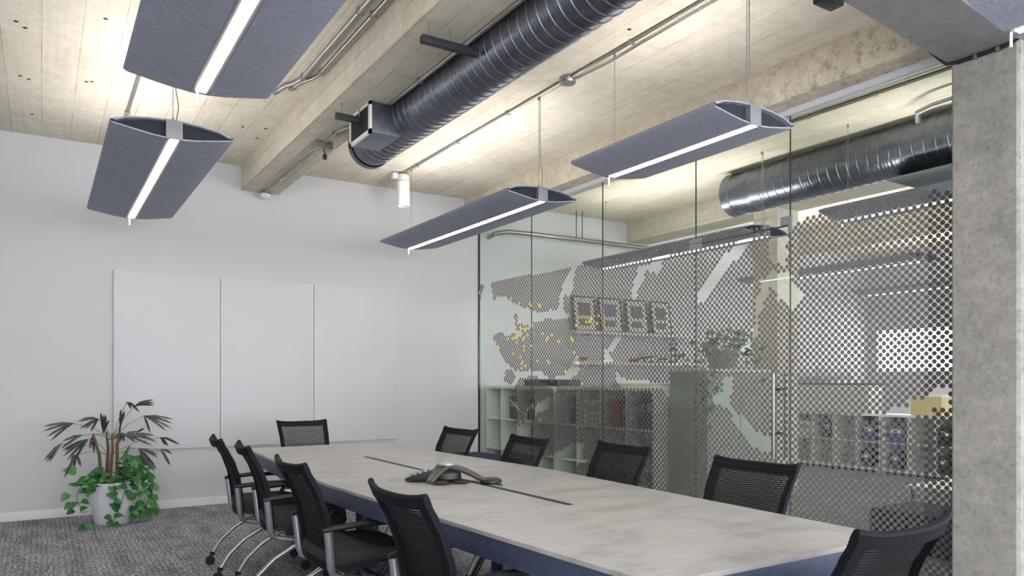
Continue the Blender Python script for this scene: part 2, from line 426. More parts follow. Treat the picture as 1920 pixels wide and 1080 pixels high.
# vinyl dots: outlines read off the photograph, laid on the glass plane
def C(x0, y0, k, pts): return [(x0 + a / k, y0 + b / k) for a, b in pts]
c1 = lambda p: C(890, 490, 5.4, p); c2 = lambda p: C(890, 660, 4.5, p); c3 = lambda p: C(1110, 420, 4.909, p)
c4 = lambda p: C(1110, 620, 3.859, p); c5 = lambda p: C(1290, 400, 4.5, p); c6 = lambda p: C(1290, 620, 4.152, p)
c7 = lambda p: C(1470, 340, 3.6, p); c8 = lambda p: C(1470, 620, 3.6, p)
INC = [
    c1([(40, 240), (92, 240), (97, 265), (45, 405), (38, 405)]),
    c1([(160, 220), (580, 135), (985, 60), (960, 115), (890, 260), (862, 350), (862, 410), (825, 500), (790, 500), (770, 470), (740, 512), (640, 522), (620, 485), (592, 522), (575, 490), (545, 470), (510, 468), (478, 478), (438, 435), (380, 422), (330, 372), (290, 352), (240, 362), (215, 388), (182, 412), (183, 320)]),
    c1([(905, 345), (985, 365), (985, 525), (930, 532), (905, 512)]),
    c1([(395, 560), (408, 508), (445, 560), (452, 632), (535, 650), (545, 690), (590, 645), (600, 612), (700, 600), (745, 570), (772, 570), (790, 612), (830, 592), (900, 580), (985, 575), (1090, 575), (1090, 700), (1068, 720), (1068, 955), (1035, 960), (1005, 1000), (930, 1020), (900, 1100), (400, 1100), (310, 1012), (240, 890), (185, 790), (200, 738), (245, 712), (292, 708), (312, 750), (360, 745), (405, 718), (440, 765), (480, 760), (475, 715), (425, 700)]),
    c2([(212, -10), (262, 82), (312, 102), (345, 158), (400, 162), (470, 152), (560, 162), (582, 192), (612, 202), (650, 268), (692, 202), (762, 192), (780, 150), (850, 35), (860, -10)]),
    c2([(270, 143), (322, 160), (348, 215), (312, 282), (280, 272), (236, 236)]),
    c2([(378, 215), (430, 225), (470, 198), (532, 195), (562, 250), (592, 256), (655, 310), (652, 345), (592, 402), (542, 432), (492, 482), (418, 522), (415, 592), (375, 615), (330, 590), (338, 310)]),
    c2([(498, 565), (530, 508), (602, 488), (642, 450), (660, 420), (675, 330), (720, 228), (738, 240), (720, 300), (780, 300), (840, 195), (870, 178), (1085, 178), (1125, 300), (1125, 1200), (860, 1200), (858, 945), (962, 940), (950, 902), (908, 882), (908, 832), (920, 782), (870, 780), (850, 742), (780, 792), (722, 832), (655, 862), (560, 905), (475, 700)]),
    # the large field
    [(1071, 553), (1077, 542), (1076, 525), (1080, 505), (1087, 497), (1110, 495), (1224, 469), (1293, 454), (1334, 441), (1410, 430), (1436, 422), (1444, 430), (1441, 458), (1484, 434), (1498, 414), (1539, 399), (1637, 378), (1720, 364), (1785, 354), (1785, 1200), (1100, 1200), (1100, 700), (1087, 700), (1087, 622), (1071, 600)],
]
EXC = [
    c3([(590, 245), (752, 222), (705, 288), (655, 345), (605, 455), (575, 470), (560, 440), (505, 438), (445, 560), (408, 640), (420, 705), (352, 680), (380, 560), (430, 400), (530, 360)]),
    c5([(500, 182), (612, 128), (572, 190), (540, 240), (500, 280), (430, 382), (360, 430), (270, 572), (200, 652), (130, 742), (88, 752), (88, 690), (172, 520), (272, 402), (302, 368), (392, 268), (432, 208)]),
    c5([(690, 150), (845, 165), (830, 250), (838, 330), (828, 440), (700, 400), (682, 300)]),
    c5([(720, 490), (875, 500), (868, 765), (800, 722), (760, 722), (747, 660), (702, 610), (676, 605), (690, 650), (640, 762), (602, 832), (590, 1000), (552, 1075), (562, 850), (582, 722), (612, 682), (612, 560)]),
    c7([(42, 675), (80, 690), (132, 780), (102, 832), (62, 852), (10, 802)]),
    c6([(272, 358), (350, 368), (346, 460), (308, 520), (350, 592), (420, 672), (480, 752), (550, 792), (610, 822), (640, 832), (640, 932), (560, 942), (510, 902), (450, 832), (370, 732), (322, 622), (262, 592), (200, 560), (158, 512), (210, 492), (272, 472)]),
    c6([(400, 108), (492, 92), (492, 192), (430, 192), (400, 150)]),
    c4([(570, 372), (592, 402), (620, 422), (742, 418), (742, 492), (700, 502), (562, 512), (520, 442), (482, 412)]),
    c4([(150, 50), (222, 28), (190, 102), (128, 160), (150, 222), (88, 222), (88, 140), (130, 112)]),
    c4([(165, 310), (200, 298), (212, 342), (280, 356), (332, 362), (480, 372), (590, 380), (590, 412), (200, 408)]),
    c8([(500, 570), (660, 560), (740, 520), (830, 520), (850, 460), (1000, 450), (1020, 400), (1112, 385), (1112, 540), (1020, 510), (1000, 580), (740, 590), (720, 612), (690, 590), (520, 602)]),
]
YEL = c1([(45, 310), (230, 350), (355, 385), (365, 395), (455, 425), (480, 465), (565, 432), (572, 452), (650, 440), (660, 465), (435, 600), (440, 645), (460, 660), (480, 665), (500, 670), (520, 680), (440, 690), (460, 695), (480, 690), (500, 700), (510, 715), (500, 760), (490, 780), (540, 760), (410, 740), (430, 760), (340, 770), (380, 790), (400, 780), (430, 810), (210, 750), (215, 800), (240, 850), (245, 880), (685, 720), (780, 740), (735, 770), (730, 790), (845, 800), (985, 790), (1000, 815), (1010, 930), (500, 850), (495, 880), (500, 905), (570, 850), (390, 940), (465, 960), (490, 1000), (475, 1040), (640, 990), (745, 990), (750, 1010), (1030, 670), (1130, 640), (1160, 635), (1180, 605), (1235, 650), (1250, 575), (590, 650)])
YEL += c2([(395, 110), (395, 130), (430, 135), (370, 170), (620, 60), (630, 75), (770, 160), (785, 185), (855, 185), (905, 265), (305, 395), (350, 430), (360, 460), (370, 485), (490, 455), (445, 490), (550, 565), (390, 595)]) + c4([(322, 382)])
XF = XG - .0065
def toglass(poly): return [onX(x, y, XF)[1:] for x, y in poly]
INC = [toglass(p) for p in INC]; EXC = [toglass(p) for p in EXC]; YEL = [onX(x, y, XF)[1:] for x, y in YEL]
def inside(p, poly):
    x, y = p; r = False; j = len(poly) - 1
    for i in range(len(poly)):
        xi, yi = poly[i]; xj, yj = poly[j]
        if (yi > y) != (yj > y) and x < (xj - xi) * (y - yi) / (yj - yi) + xi: r = not r
        j = i
    return r
dots = []
ny = int((8.13 - 2.38) / .025)
for i in range(ny):
    y = 2.38 + i * .025
    for j in range(52):
        z = .05 + j * .05 + (i % 2) * .025
        p = (y, z)
        if any(inside(p, q) for q in INC) and not any(inside(p, q) for q in EXC): dots.append(p)
for p in YEL:                       # a yellow dot stands on the lattice point nearest to it
    i = round((p[0] - 2.38) / .025); j = round((p[1] - .05 - (i % 2) * .025) / .05)
    q = (2.38 + i * .025, .05 + j * .05 + (i % 2) * .025)
    dots = [d for d in dots if abs(d[0] - q[0]) + abs(d[1] - q[1]) > .001]; dots.append((q[0], q[1], 'y'))
RD, ND = .0160, 16
disc = [(RD * math.cos(2 * math.pi * k / ND), RD * math.sin(2 * math.pi * k / ND)) for k in range(ND)]
near = sorted([d for d in dots if len(d) == 2], key=lambda d: d[0])[:300]
nearset = set(near)
dm = MB().prism([(a, b) for a, b in disc], 'x', -.0008, 0).mesh('dot', M['dot'], smooth=False)
for i, (o, yc) in enumerate(panes):
    a, b = MB(), MB()
    for d in dots:
        if not (JY[i + 1] <= d[0] < JY[i]): continue
        if d in nearset:
            q = bpy.data.objects.new('dot', dm); COL.objects.link(q); q.parent = o; q.location = (XF - XG, d[0] - yc, d[1]); continue
        (b if len(d) == 3 else a).add([(XF - XG, d[0] - yc + u, d[1] + w) for u, w in disc], [tuple(range(ND))])
    for mb, nm, mt, lb in ((a, 'vinyl_dots', 'dot', 'taupe vinyl dots forming a map on the glass'), (b, 'yellow_vinyl_dots', 'dotyellow', 'yellow vinyl marker dots on the map')):
        if mb.v: q = mb.build(nm, mt, o, smooth=False, label=lb); q['kind'] = 'stuff'

# ------------------------------------------------------------------ whiteboards
for k, lb in enumerate(('whiteboard panel nearest the potted plant, left of three', 'middle whiteboard panel of the three on the back wall', 'right whiteboard panel nearest the glass partition')):
    x0 = .586 + k * .982
    o = empty('whiteboard', (x0 + .49, YB - .012, .597)); tag(o, lb, 'whiteboard', 'whiteboards on the back wall')
    bx('panel', 'board', -.4885, .4885, -.022, 0.0, 0, 1.752, o, bevel=.002)
    bx('backing', 'greybox', -.485, .485, 0.0, .0105, .003, 1.745, o)

# ------------------------------------------------------------------ pendant lights
ZE, ZB, ZT, HW = 2.752, 2.70, 2.812, .335
def pendant(x, y0, y1, label):
    o = empty('pendant_light', (x, (y0 + y1) / 2, ZB)); tag(o, label, 'pendant lamp', 'felt winged pendant lights')
    L = (y1 - y0) / 2; ze = ZE - ZB; zt = ZT - ZB
    bx('housing', 'aluflat', -.045, .045, -L - .004, L + .004, .0, zt, o, bevel=.002)
    for s in (-1, 1):
        # lower and upper felt sheets meet at a rounded edge
        low = [(.046, .0), (.12, .006), (.22, .022), (HW - .012, ze - .012), (HW, ze - .002), (HW + .001, ze + .004), (HW - .006, ze + .010)]
        up = [(HW - .006, ze + .012), (.25, zt - .022), (.14, zt - .006), (.046, zt)]
        th = .008
        lowp = [(s * a, b) for a, b in low] + [(s * a, b + th) for a, b in reversed(low[:-2])]
        upp = [(s * a, b) for a, b in up] + [(s * a, b - th) for a, b in reversed(up[1:])] + [(s * (HW - .03), ze + .006)]
        wl = MB().prism(lowp, 'y', -L, L).build('wing', 'felt', o)
        MB().prism(upp, 'y', -L, L).build('wing_top', 'felt', o)
        # dark solid painted as the shadow inside the hollow wing
        ln = [(s * .047, th + .002), (s * .22, .022 + th + .002), (s * (HW - .03), ze + .004), (s * .14, zt - .006 - th - .002), (s * .047, zt - th - .002)]
        MB().prism(ln, 'y', -L + .03, L - .03).build('shadow_fill', 'hollowshadow', wl)
    bx('diffuser', 'led', -.024, .024, -L + .008, L - .03, -.0025, .0, o, label='glowing white light strip')
    bx('uplight', 'ledup', -.03, .03, -L + .1, L - .1, zt, zt + .003, o, label='upward light strip')
    MB().tube([(-.012, L - .012, -.06), (-.012, L - .012, .0)], .006, 8).build('sensor_stub', 'white', o, label='small white stub below the far end')
    for sy in (-1, 1):
        y = sy * (L - .06)
        w = MB().tube([(0, y, zt), (0, y, ZC - ZB)], .0022, 6).build('suspension_wire', 'steel', o)
        MB().tube([(0, y, zt), (0, y, zt + .03)], .006, 8).build('wire_grip', 'steel', w); MB().tube([(0, y, ZC - ZB - .03), (0, y, ZC - ZB)], .009, 8).build('ceiling_anchor', 'steel', w)
    y = -L + .05
    MB().tube([(.015, y, zt), (.03, y, zt + .1), (.012, y, zt + .22), (.008, y, zt + .45), (.008, y, ZC - ZB)], .0035, 6).build('power_cord', 'greybox', o)
    return o
pendant(.66, 1.41, 3.93, 'long felt pendant light at top left, nearest the camera')
pendant(.66, 4.75, 7.27, 'long felt pendant light at left in front of the whiteboard wall')
pendant(3.35, 4.83, 7.36, 'long felt pendant light beside the white spotlight')
pendant(3.35, 2.76, 4.02, 'short felt pendant light in front of the glass, right of centre')
pendant(3.35, .22, 1.48, 'felt pendant light at top right corner beside the concrete column')
pendant(6.03, 4.83, 7.36, 'felt pendant light behind the glass door, nearest the picture frames')
pendant(6.03, 2.76, 4.02, 'dark felt pendant light under the spiral duct behind the glass')
pendant(8.85, 4.83, 7.36, 'felt pendant light behind the glass beyond the concrete pier')
pendant(11.65, 4.83, 7.36, 'farthest felt pendant light behind the dotted glass')

# ------------------------------------------------------------------ ducts
def duct_mesh(y0, y1, r, pitch=.088):
    prof = []
    n = int((y1 - y0) / pitch)
    for k in range(n):
        y = y0 + k * pitch
        prof += [(r, y), (r + .005, y + .004), (r + .005, y + .010), (r, y + .014)]
        for j in range(1, 9):
            t = j / 9; prof.append((r + .0022 * (0.5 - 0.5 * math.cos(t * 6 * math.pi)), y + .014 + (pitch - .014) * t))
    prof += [(r, y0 + n * pitch), (r, y1)]
    return prof
X1, Z1, R1, Y1 = 2.335, 3.25, .171, 5.95
d = empty('spiral_duct', (X1, Y1, Z1)); tag(d, 'black spiral ventilation duct with grille box above the table', 'duct')
MB().lathe([(r, y - Y1) for r, y in duct_mesh(-3.15, Y1 - .06, R1)], 44, axis='y', caps=False).build('duct_body', 'duct', d)
MB().lathe([(R1 - .004, -.02), (R1 + .008, -.06), (R1 + .010, -.03), (R1 + .010, 0), (R1 - .006, 0.0), (R1 - .012, -.012), (.001, -.012)], 44, axis='y', caps=False).build('end_cap', 'duct', d)
gb = MB().box(2.0 - X1, 2.22 - X1, 5.04 - Y1, 5.44 - Y1, 3.068 - Z1, 3.283 - Z1).build('grille_box', 'duct', d, bevel=.003)
x = 1.992 - X1
fr = MB()
for (ya, yb, za, zb) in ((5.03, 5.45, 3.058, 3.088), (5.03, 5.45, 3.262, 3.287), (5.03, 5.065, 3.058, 3.287), (5.415, 5.45, 3.058, 3.287)):
    fr.box(x - .008, x + .008, ya - Y1, yb - Y1, za - Z1, zb - Z1)
fr.build('grille_frame', 'white', gb, label='pale grille frame')
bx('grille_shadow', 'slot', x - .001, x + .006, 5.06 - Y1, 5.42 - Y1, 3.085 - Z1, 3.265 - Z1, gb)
vm = MB().box(-.006, .006, -.0035, .0035, 3.086 - Z1, 3.264 - Z1).mesh('grille_vane', M['darksteel'], smooth=False)
for k in range(17):
    v = bpy.data.objects.new('grille_vane', vm); COL.objects.link(v); v.parent = gb; v.location = (x - .003, 5.08 - Y1 + k * .0205, 0); v.rotation_euler = (0, 0, .5)

X2, Z2, R2, Y2 = 6.436, 3.315, .221, 5.6
d = empty('spiral_duct', (X2, Y2, Z2)); tag(d, 'shiny spiral ventilation duct behind the glass partition', 'duct')
MB().lathe([(r, y - Y2) for r, y in duct_mesh(-3.0, Y2 - .34, R2, .10)], 44, axis='y', caps=False).build('duct_body', 'duct', d)
MB().lathe([(R2 - .002, -.36), (R2 + .006, -.34), (R2 + .004, -.2), (R2 - .008, -.19), (R2 - .008, -.10), (R2 + .004, -.09), (R2 + .012, 0), (R2 - .004, 0), (R2 - .01, -.02), (.001, -.02)], 44, axis='y', caps=False).build('end_collar', 'duct', d)
# saddle and drop under the duct seen above the dotted panel
MB().prism([(-.30, -.30), (.0, -R2 + .01), (.32, -.30)], 'y', -2.9, -1.9).build('branch_boot', 'boot', d)
for y in (-.75, -2.2):
    MB().tube([(-R2 - .004, y, 0), (-R2 * .55, y, R2 * .86), (0, y, .29), (0, y, ZC - Z2)], .004, 6).tube([(R2 + .004, y, 0), (R2 * .55, y, R2 * .86), (0, y, .29)], .004, 6).build('hanger_wire', 'darksteel', d)
MB().box(-.02, .02, -.62, -.59, R2 - .01, ZC - Z2).build('hanger_strap', 'darksteel', d)

# strut hangers on the beam
for y, lb in ((3.77, 'steel strut hanger on the beam beside the black duct, nearer one'), (5.20, 'steel strut hanger on the beam behind the duct grille box')):
    s = empty('strut_hanger', (1.95, y, 3.19)); tag(s, lb, 'hanger', 'strut hangers on the beam')
    bx('strut_channel', 'darksteel', -.16, .20 if y < 4 else .035, -.021, .021, -.02, .02, s, bevel=.002)
    for dx in (-.115, .02): MB().cyl((dx, 0, .0), (dx, 0, .1), .005, 8).build('threaded_rod', 'steel', s)

# ------------------------------------------------------------------ conduits and boxes on the ceiling
def conduit(label, pts, r, clips=(), group=None, mat='steel', cap=None):
    o = empty('conduit', pts[0]); tag(o, label, 'conduit', group)
    b = Vector(pts[0])
    MB().tube([Vector(p) - b for p in pts], r, 10).build('pipe', mat, o)
    for c in clips:
        c = Vector(c) - b; MB().box(c.x - .022, c.x + .022, c.y - .009, c.y + .009, c.z - r - .004, c.z + r + .002).build('clip', 'steel', o, bevel=.003)
    return o
zc = ZC - .014
conduit('straight conduit on the ceiling between the left pendants', [(.61, -.5, zc), (.61, 7.12, zc)], .013, [(.61, y, zc) for y in (1.2, 3.0, 5.4, 7.0)])
for dx, lb, ye in ((0, 'conduit along the beam, left of a pair', 5.50), (.085, 'conduit along the beam, right of a pair', 5.36)):
    X = 1.635 + dx
    o = conduit(lb, [(X, 2.0, zc - .01), (X, ye, zc - .01), (X - .02, ye + .10, zc - .01), (X - .07, ye + .20, zc - .01), (X - .09, ye + .32, zc - .01)], .018 if dx == 0 else .016, [(X, 4.3, zc - .01), (X, ye - .05, zc - .01)], 'pair of conduits beside the beam')
    b = Vector((X, 2.0, zc - .01))
    MB().tube([Vector((X - .09, ye + .32, zc - .01)) - b, Vector((X - .10, ye + .39, zc - .01)) - b], [.022, .017], 8).build('end_fitting', 'steel', o)
o = conduit('conduit along the underside of the beam', [(2.0, 8.02, 3.274), (2.0, 6.15, 3.274), (2.0, 5.75, 3.274), (2.05, 5.6, 3.274), (2.1, 5.5, 3.274)], .010, [(2.0, 7.4, 3.274), (2.0, 6.75, 3.274), (2.0, 5.82, 3.274)])
conduit('conduit beside the upper edge of the black duct', [(2.125, 4.98, 3.276), (2.125, -3.1, 3.276)], .012, [(2.125, 4.5, 3.276)])
conduit('long conduit along the ceiling feeding the white spotlight', [(3.318, 7.40, zc), (3.318, 4.545, zc)], .012, [(3.318, y, zc) for y in (7.1, 6.2, 5.3)])
conduit('ceiling conduit running from the round junction box toward the camera', [(3.318, 4.40, zc), (3.318, 2.4, zc)], .012, [(3.318, y, zc) for y in (3.75, 3.0)])
for dx in (.03,):
    conduit('thin flexible cable beside the long ceiling conduit', [(3.375, 4.42, zc), (3.40, 4.1, zc), (3.385, 3.7, zc), (3.38, 2.4, zc)], .006)

def jbox(name, label, loc, r, h, mat='greybox', rnd=True):
    o = empty(name, loc); tag(o, label, 'junction box')
    if rnd: MB().lathe([(r * .9, 0), (r, -.004), (r, -h + .006), (r * .93, -h)], 20).build('body', mat, o)
    else: bx('body', mat, -r, r, -r * .8, r * .8, -h, 0, o, bevel=.004)
    MB().lathe([(.006, -h), (.006, -h - .004)], 8, (r * .4, 0, 0)).lathe([(.006, -h), (.006, -h - .004)], 8, (-r * .4, 0, 0)).build('screw', 'steel', o)
    return o
jbox('junction_box', 'round grey junction box on the long ceiling conduit', (3.325, 4.47, ZC), .062, .045, 'steel')
jb = jbox('junction_box', 'square grey junction box under the beam', (2.0, 6.15, 3.29), .075, .062, 'steel', False)
MB().tube([(.0, -.04, -.06), (.01, -.04, -.11)], .006, 8).lathe([(.018, -.11), (.018, -.15)], 10, (.01, -.04, 0)).build('sensor', 'black', jb)
sd = empty('smoke_detector', (2.0, 8.04, 3.29)); tag(sd, 'white dome smoke detector at the end of the beam', 'detector')
MB().lathe([(.05, 0), (.055, -.035)], 20).build('base', 'steel', sd)
MB().lathe([(.055, -.035), (.058, -.05), (.04, -.072), (.018, -.082)], 20).build('dome', 'white', sd)
sp = empty('spotlight', (3.33, 7.47, ZC)); tag(sp, 'white cylinder ceiling spotlight near the back wall', 'spotlight')
MB().lathe([(.03, 0), (.03, -.03)], 12).build('mount', 'steel', sp)
MB().lathe([(.066, -.03), (.069, -.034), (.069, -.098)], 28).build('collar', 'white', sp)
MB().lathe([(.069, -.104), (.069, -.362), (.066, -.368), (.058, -.366), (.05, -.33), (.03, -.325), (.001, -.325)], 28, caps=False).build('body', 'white', sp)
MB().lathe([(.045, -.328), (.04, -.345), (.002, -.35)], 18, caps=False).build('reflector', 'darksteel', sp)
bx('driver_box', 'white', -.125, -.07, -.02, .04, -.075, -.02, sp, bevel=.004)

# cable wrapped around the haunch and column head
conduit('black cable bent under the haunch at the column head', [(4.33, 2.372, 3.24), (4.5, 2.372, 3.20), (4.58, 2.365, 3.178), (4.592, 2.30, 3.168), (4.588, 2.16, 3.165), (4.588, 2.04, 3.168), (4.582, 1.975, 3.185), (4.5, 1.965, 3.22), (4.2, 1.965, 3.245), (3.6, 1.965, 3.29), (3.2, 1.965, 3.31)], .011, [(4.588, 2.2, 3.166), (4.588, 2.08, 3.167)], mat='darksteel')
ub = empty('uplight_box', (3.50, 2.40, 3.30)); tag(ub, 'small black box on the side of the haunched beam', 'box')
bx('housing', 'black', -.09, .06, -.04, .04, -.05, .05, ub, bevel=.006); bx('face', 'greybox', -.095, -.088, -.03, .03, -.035, .035, ub, bevel=.002)

# neighbouring office: pipes
conduit('green-grey pipe along the back wall behind the glass', [(4.80, 8.14, 3.10), (4.82, 8.0, 3.13), (4.95, 7.92, 3.155), (5.3, 7.9, 3.16), (7.55, 7.9, 3.17)], .03, [])
for x in (6.02, 6.12): tag(MB().cyl((x, 7.9, 3.14), (x, 7.9, ZC), .006, 8).build('hanger_rod', 'darksteel'), 'threaded hanger rod of the wall pipe, %s one' % ('left' if x < 6.1 else 'right'), 'hanger', 'rods holding the wall pipe')
conduit('conduit on the ceiling above the shiny duct', [(5.50, 5.15, zc), (5.52, 4.4, zc), (5.55, 3.0, zc), (5.55, 1.0, zc)], .014, [(5.53, 4.0, zc), (5.54, 3.4, zc)])
conduit('bent sprinkler pipe above the shiny duct', [(6.05, 3.35, 3.40), (5.96, 3.30, 3.44), (5.9, 3.15, 3.44), (5.88, 2.6, 3.44), (5.88, .5, 3.44)], .022)
jbox('junction_box', 'round grey junction box behind the glass above the duct end', (5.50, 5.2, ZC), .06, .05, 'steel')

# ------------------------------------------------------------------ conference table
TX, TY0, TYM, TY1 = 1.945, 1.465, 3.812, 6.13
WE, WM = .56, .685
tb = empty('conference_table', (TX, TYM, 0)); tag(tb, 'long boat shaped conference table with grey concrete top and navy edge', 'table')
def half(y0, y1, w0, w1, g): return [(-w0 + g, y0 + g), (w0 - g, y0 + g), (w1 - g, y1 - g), (-w1 + g, y1 - g)]
for (a, b, wa, wb) in ((TY0 - TYM, -.001, WE, WM), (.001, TY1 - TYM, WM, WE)):
    MB().prism(half(a, b, wa, wb, 0), 'z', .724, .74).build('tabletop', 'top', tb, bevel=.002)
    MB().prism(half(a, b, wa - .002, wb - .002, .001), 'z', .642, .724).build('apron', 'navysteel', tb, bevel=.002)
bx('cable_slot', 'slot', -.018, .018, 2.59 - TYM, 5.02 - TYM, .739, .7408, tb, label='long black cable slot')
for x in (-.245, .16):
    for y in (2.72, 4.35, 5.45):
        l = MB()
        h = .052
        l.box(x - h, x + h, y - TYM - h, y - TYM - h + .01, 0, .645).box(x - h, x + h, y - TYM + h - .01, y - TYM + h, 0, .645).box(x - .005, x + .005, y - TYM - h, y - TYM + h, 0, .645).box(x - h - .02, x + h + .02, y - TYM - h - .02, y - TYM + h + .02, 0, .012)
        l.build('leg', 'navysteel', tb, smooth=False)
for y in (2.72, 4.35, 5.45): bx('crossbar', 'navysteel', -.2, .2, y - TYM - .03, y - TYM + .03, .02, .08, tb, bevel=.002)
bx('cable_tower', 'black', -.33, -.17, 4.95 - TYM, 5.07 - TYM, .0, .645, tb, bevel=.004, label='black cable tower under the table')

# ------------------------------------------------------------------ chairs
BPV = [(0, -.185), (.25, -.2), (.5, -.222), (.7, -.256), (.85, -.296), (.93, -.322), (1, -.335)]
def bprof(v):
    for (a, ya), (b, yb) in zip(BPV, BPV[1:]):
        if v <= b: t = (v - a) / (b - a); t = t * t * (3 - 2 * t) * .35 + t * .65; return ya + (yb - ya) * t
    return BPV[-1][1]
def back(u, v):
    w = .213 + .027 * v
    return (u * w, bprof(v) + .036 * u * u * (0.6 + .4 * v), .395 + .488 * v + .016 * abs(u) ** 4 * v)
def rsq(hx, hy, n, k=5):
    out = []
    for i in range(n):
        t = 2 * math.pi * i / n; c, s = math.cos(t), math.sin(t)
        out.append((hx * math.copysign(abs(c) ** (2 / k), c), hy * math.copysign(abs(s) ** (2 / k), s)))
    return out
def make_chair():
    ch = empty('conference_chair')
    bf = MB()
    bf.patch(back, -1, -.85, 0, 1, 2, 16, .024).patch(back, .85, 1, 0, 1, 2, 16, .024)
    bf.patch(back, -.85, .85, .925, 1, 10, 3, .024).patch(back, -.85, .85, 0, .07, 10, 1, .022)
    bf.build('back_frame', 'chairframe', ch)
    # rolled top edge
    MB().tube([back(-1 + 2 * i / 14, 1) for i in range(15)], .0125, 8).build('top_roll', 'chairframe', ch)
    rb = MB(); n = 50
    front = lambda u, v: (back(u, v)[0], back(u, v)[1] + .0155, back(u, v)[2])
    for i in range(n):
        v = .06 + (.985 - .06) * i / n
        rb.patch(front, -.975, .975, v, v + .0128, 8, 1, .006)
    rb.build('mesh_panel', 'mesh', ch, smooth=False, label='horizontally ribbed black mesh')
    # seat cushion
    se = MB(); N = 32; prof = [(.90, .424), (.985, .432), (1, .448), (1, .466), (.975, .482), (.86, .489), (.5, .490)]
    vs_, fs = [], []
    for k, z in prof:
        for (a, b) in rsq(.238 * k, .228 * k, N):
            vs_.append((a, b + .03, z - (.022 * max(0, b / .228) ** 3)))
    for i in range(len(prof) - 1):
        fs += [(i * N + j, i * N + (j + 1) % N, (i + 1) * N + (j + 1) % N, (i + 1) * N + j) for j in range(N)]
    fs += [tuple(range(N - 1, -1, -1)), tuple((len(prof) - 1) * N + j for j in range(N))]
    se.add(vs_, fs).build('seat', 'seat', ch)
    MB().box(-.19, .19, -.14, .2, .40, .426).build('seat_pan', 'black', ch, bevel=.01)
    for s in (-1, 1):
        # flat aluminium upright
        MB().tube([(s * .236, -.14, .372), (s * .242, -.172, .385), (s * .246, -.182, .42), (s * .250, -.188, .48), (s * .254, -.194, .54), (s * .256, -.200, .59)], [.014, .017, .019, .020, .020, .020], 12, flat=1.0).build('upright', 'alu', ch, label='silver aluminium upright')
        MB().tube([(s * .236, -.15, .372), (s * .236, -.06, .352), (s * .236, .06, .338)], .015, 10).build('side_rail', 'alu', ch)
        MB().tube([(s * .256, -.222, .596), (s * .258, -.18, .601), (s * .262, -.05, .611), (s * .262, .10, .608), (s * .258, .185, .596), (s * .254, .212, .576), (s * .252, .208, .55), (s * .248, .16, .48), (s * .242, .10, .395), (s * .238, .055, .338)], [.012, .015, .0155, .014, .012, .0115, .0115, .0115, .0115, .0115], 10).build('armrest', 'black', ch)
        MB().cyl((s * .212, .055, .336), (s * .262, .055, .336), .026, 16).build('pivot_hub', 'black', ch)
        rear = [(s * .232, .055, .336), (s * .236, -.05, .312), (s * .24, -.16, .25), (s * .244, -.25, .165), (s * .247, -.305, .075)]
        front = [(s * .222, .055, .336), (s * .215, .14, .275), (s * .208, .215, .175), (s * .204, .255, .075)]
        for p in (rear, front):
            lg = MB().tube(p, .0135, 10).build('leg', 'alu', ch)
            f = p[-1]
            MB().tube([(f[0], f[1], f[2] + .012), (f[0], f[1], f[2] - .012)], .017, 10).lathe([(.024, -.021), (.029, -.017), (.029, -.003), (.02, -.002), (.02, .002), (.029, .003), (.029, .017), (.024, .021)], 16, (f[0], f[1] - .014, .029), 'x').build('castor', 'rubber', lg)
    MB().cyl((-.23, .055, .336), (.23, .055, .336), .014, 10).box(-.05, .05, -.06, .12, .34, .41).build('underframe', 'darksteel', ch)
    return ch
chair0 = make_chair()
G = 'mesh back conference chairs'
# (top rail x, y, facing angle, label)
spots = [
    (.972, 5.26, -90, 'black mesh chair on the left side, farthest from the camera, nearest the plant'),
    (1.0, 4.61, -90, 'black mesh chair on the left side, second from the whiteboard wall'),
    (.985, 3.57, -90, 'black mesh chair on the left side beside the table seam'),
    (1.04, 2.44, -90, 'black mesh chair on the left side nearest the camera, in front of the phone'),
    (2.10, 7.08, 180, 'black mesh chair at the far head of the table under the whiteboards'),
    (2.84, 5.22, 90, 'black mesh chair on the right side nearest the white wall corner'),
    (2.80, 4.17, 90, 'black mesh chair on the right side, second from the back wall'),
    (2.95, 3.38, 90, 'black mesh chair on the right side, third from the back wall'),
    (2.88, 2.36, 90, 'black mesh chair on the right side in front of the glass door'),
    (1.955, 1.095, 0, 'black mesh chair at the near head of the table beside the concrete column'),
]
JIT = [-5, -6, 0, 0, 2, 4, -3, -2, 1, 3]
for i, (tx, ty, a, lb) in enumerate(spots):
    c = chair0 if i == 0 else copy_tree(chair0)
    ang = math.radians(a + JIT[i])
    off = .32                                # top rail stands this far behind the seat centre
    c.location = (tx - math.sin(ang) * off, ty + math.cos(ang) * off, 0); c.rotation_euler = (0, 0, ang)
    tag(c, lb, 'chair', G)

# ------------------------------------------------------------------ conference phone and microphone pod
ph = empty('conference_phone', (1.835, 3.56, .741), math.radians(-34)); tag(ph, 'grey three legged conference phone with black keypad on the table', 'phone')
for a, L, mt in ((math.radians(2), .205, 'phone'), (math.radians(-128), .125, 'phone'), (math.radians(125), .14, 'phone')):
    m = MB(); n = 10; vs_, fs = [], []
    for i in range(n + 1):
        t = i / n; w = .056 * (1 - t) + .024 * t; z = .082 * math.cos(t * math.pi / 2 * .96) + .006
        for (q_, dz) in ((-1, -.010), (-.8, .003), (0, .009), (.8, .003), (1, -.010), (.7, -.024), (-.7, -.024)):
            r, q = t * L, q_ * w
            vs_.append((r * math.cos(a) - q * math.sin(a), r * math.sin(a) + q * math.cos(a), max(.003, z + dz)))
    for i in range(n): fs += [(i * 7 + j, i * 7 + (j + 1) % 7, (i + 1) * 7 + (j + 1) % 7, (i + 1) * 7 + j) for j in range(7)]
    fs += [tuple(range(7)), tuple(n * 7 + j for j in range(7))]
    m.add(vs_, fs).build('arched_leg', mt, ph)
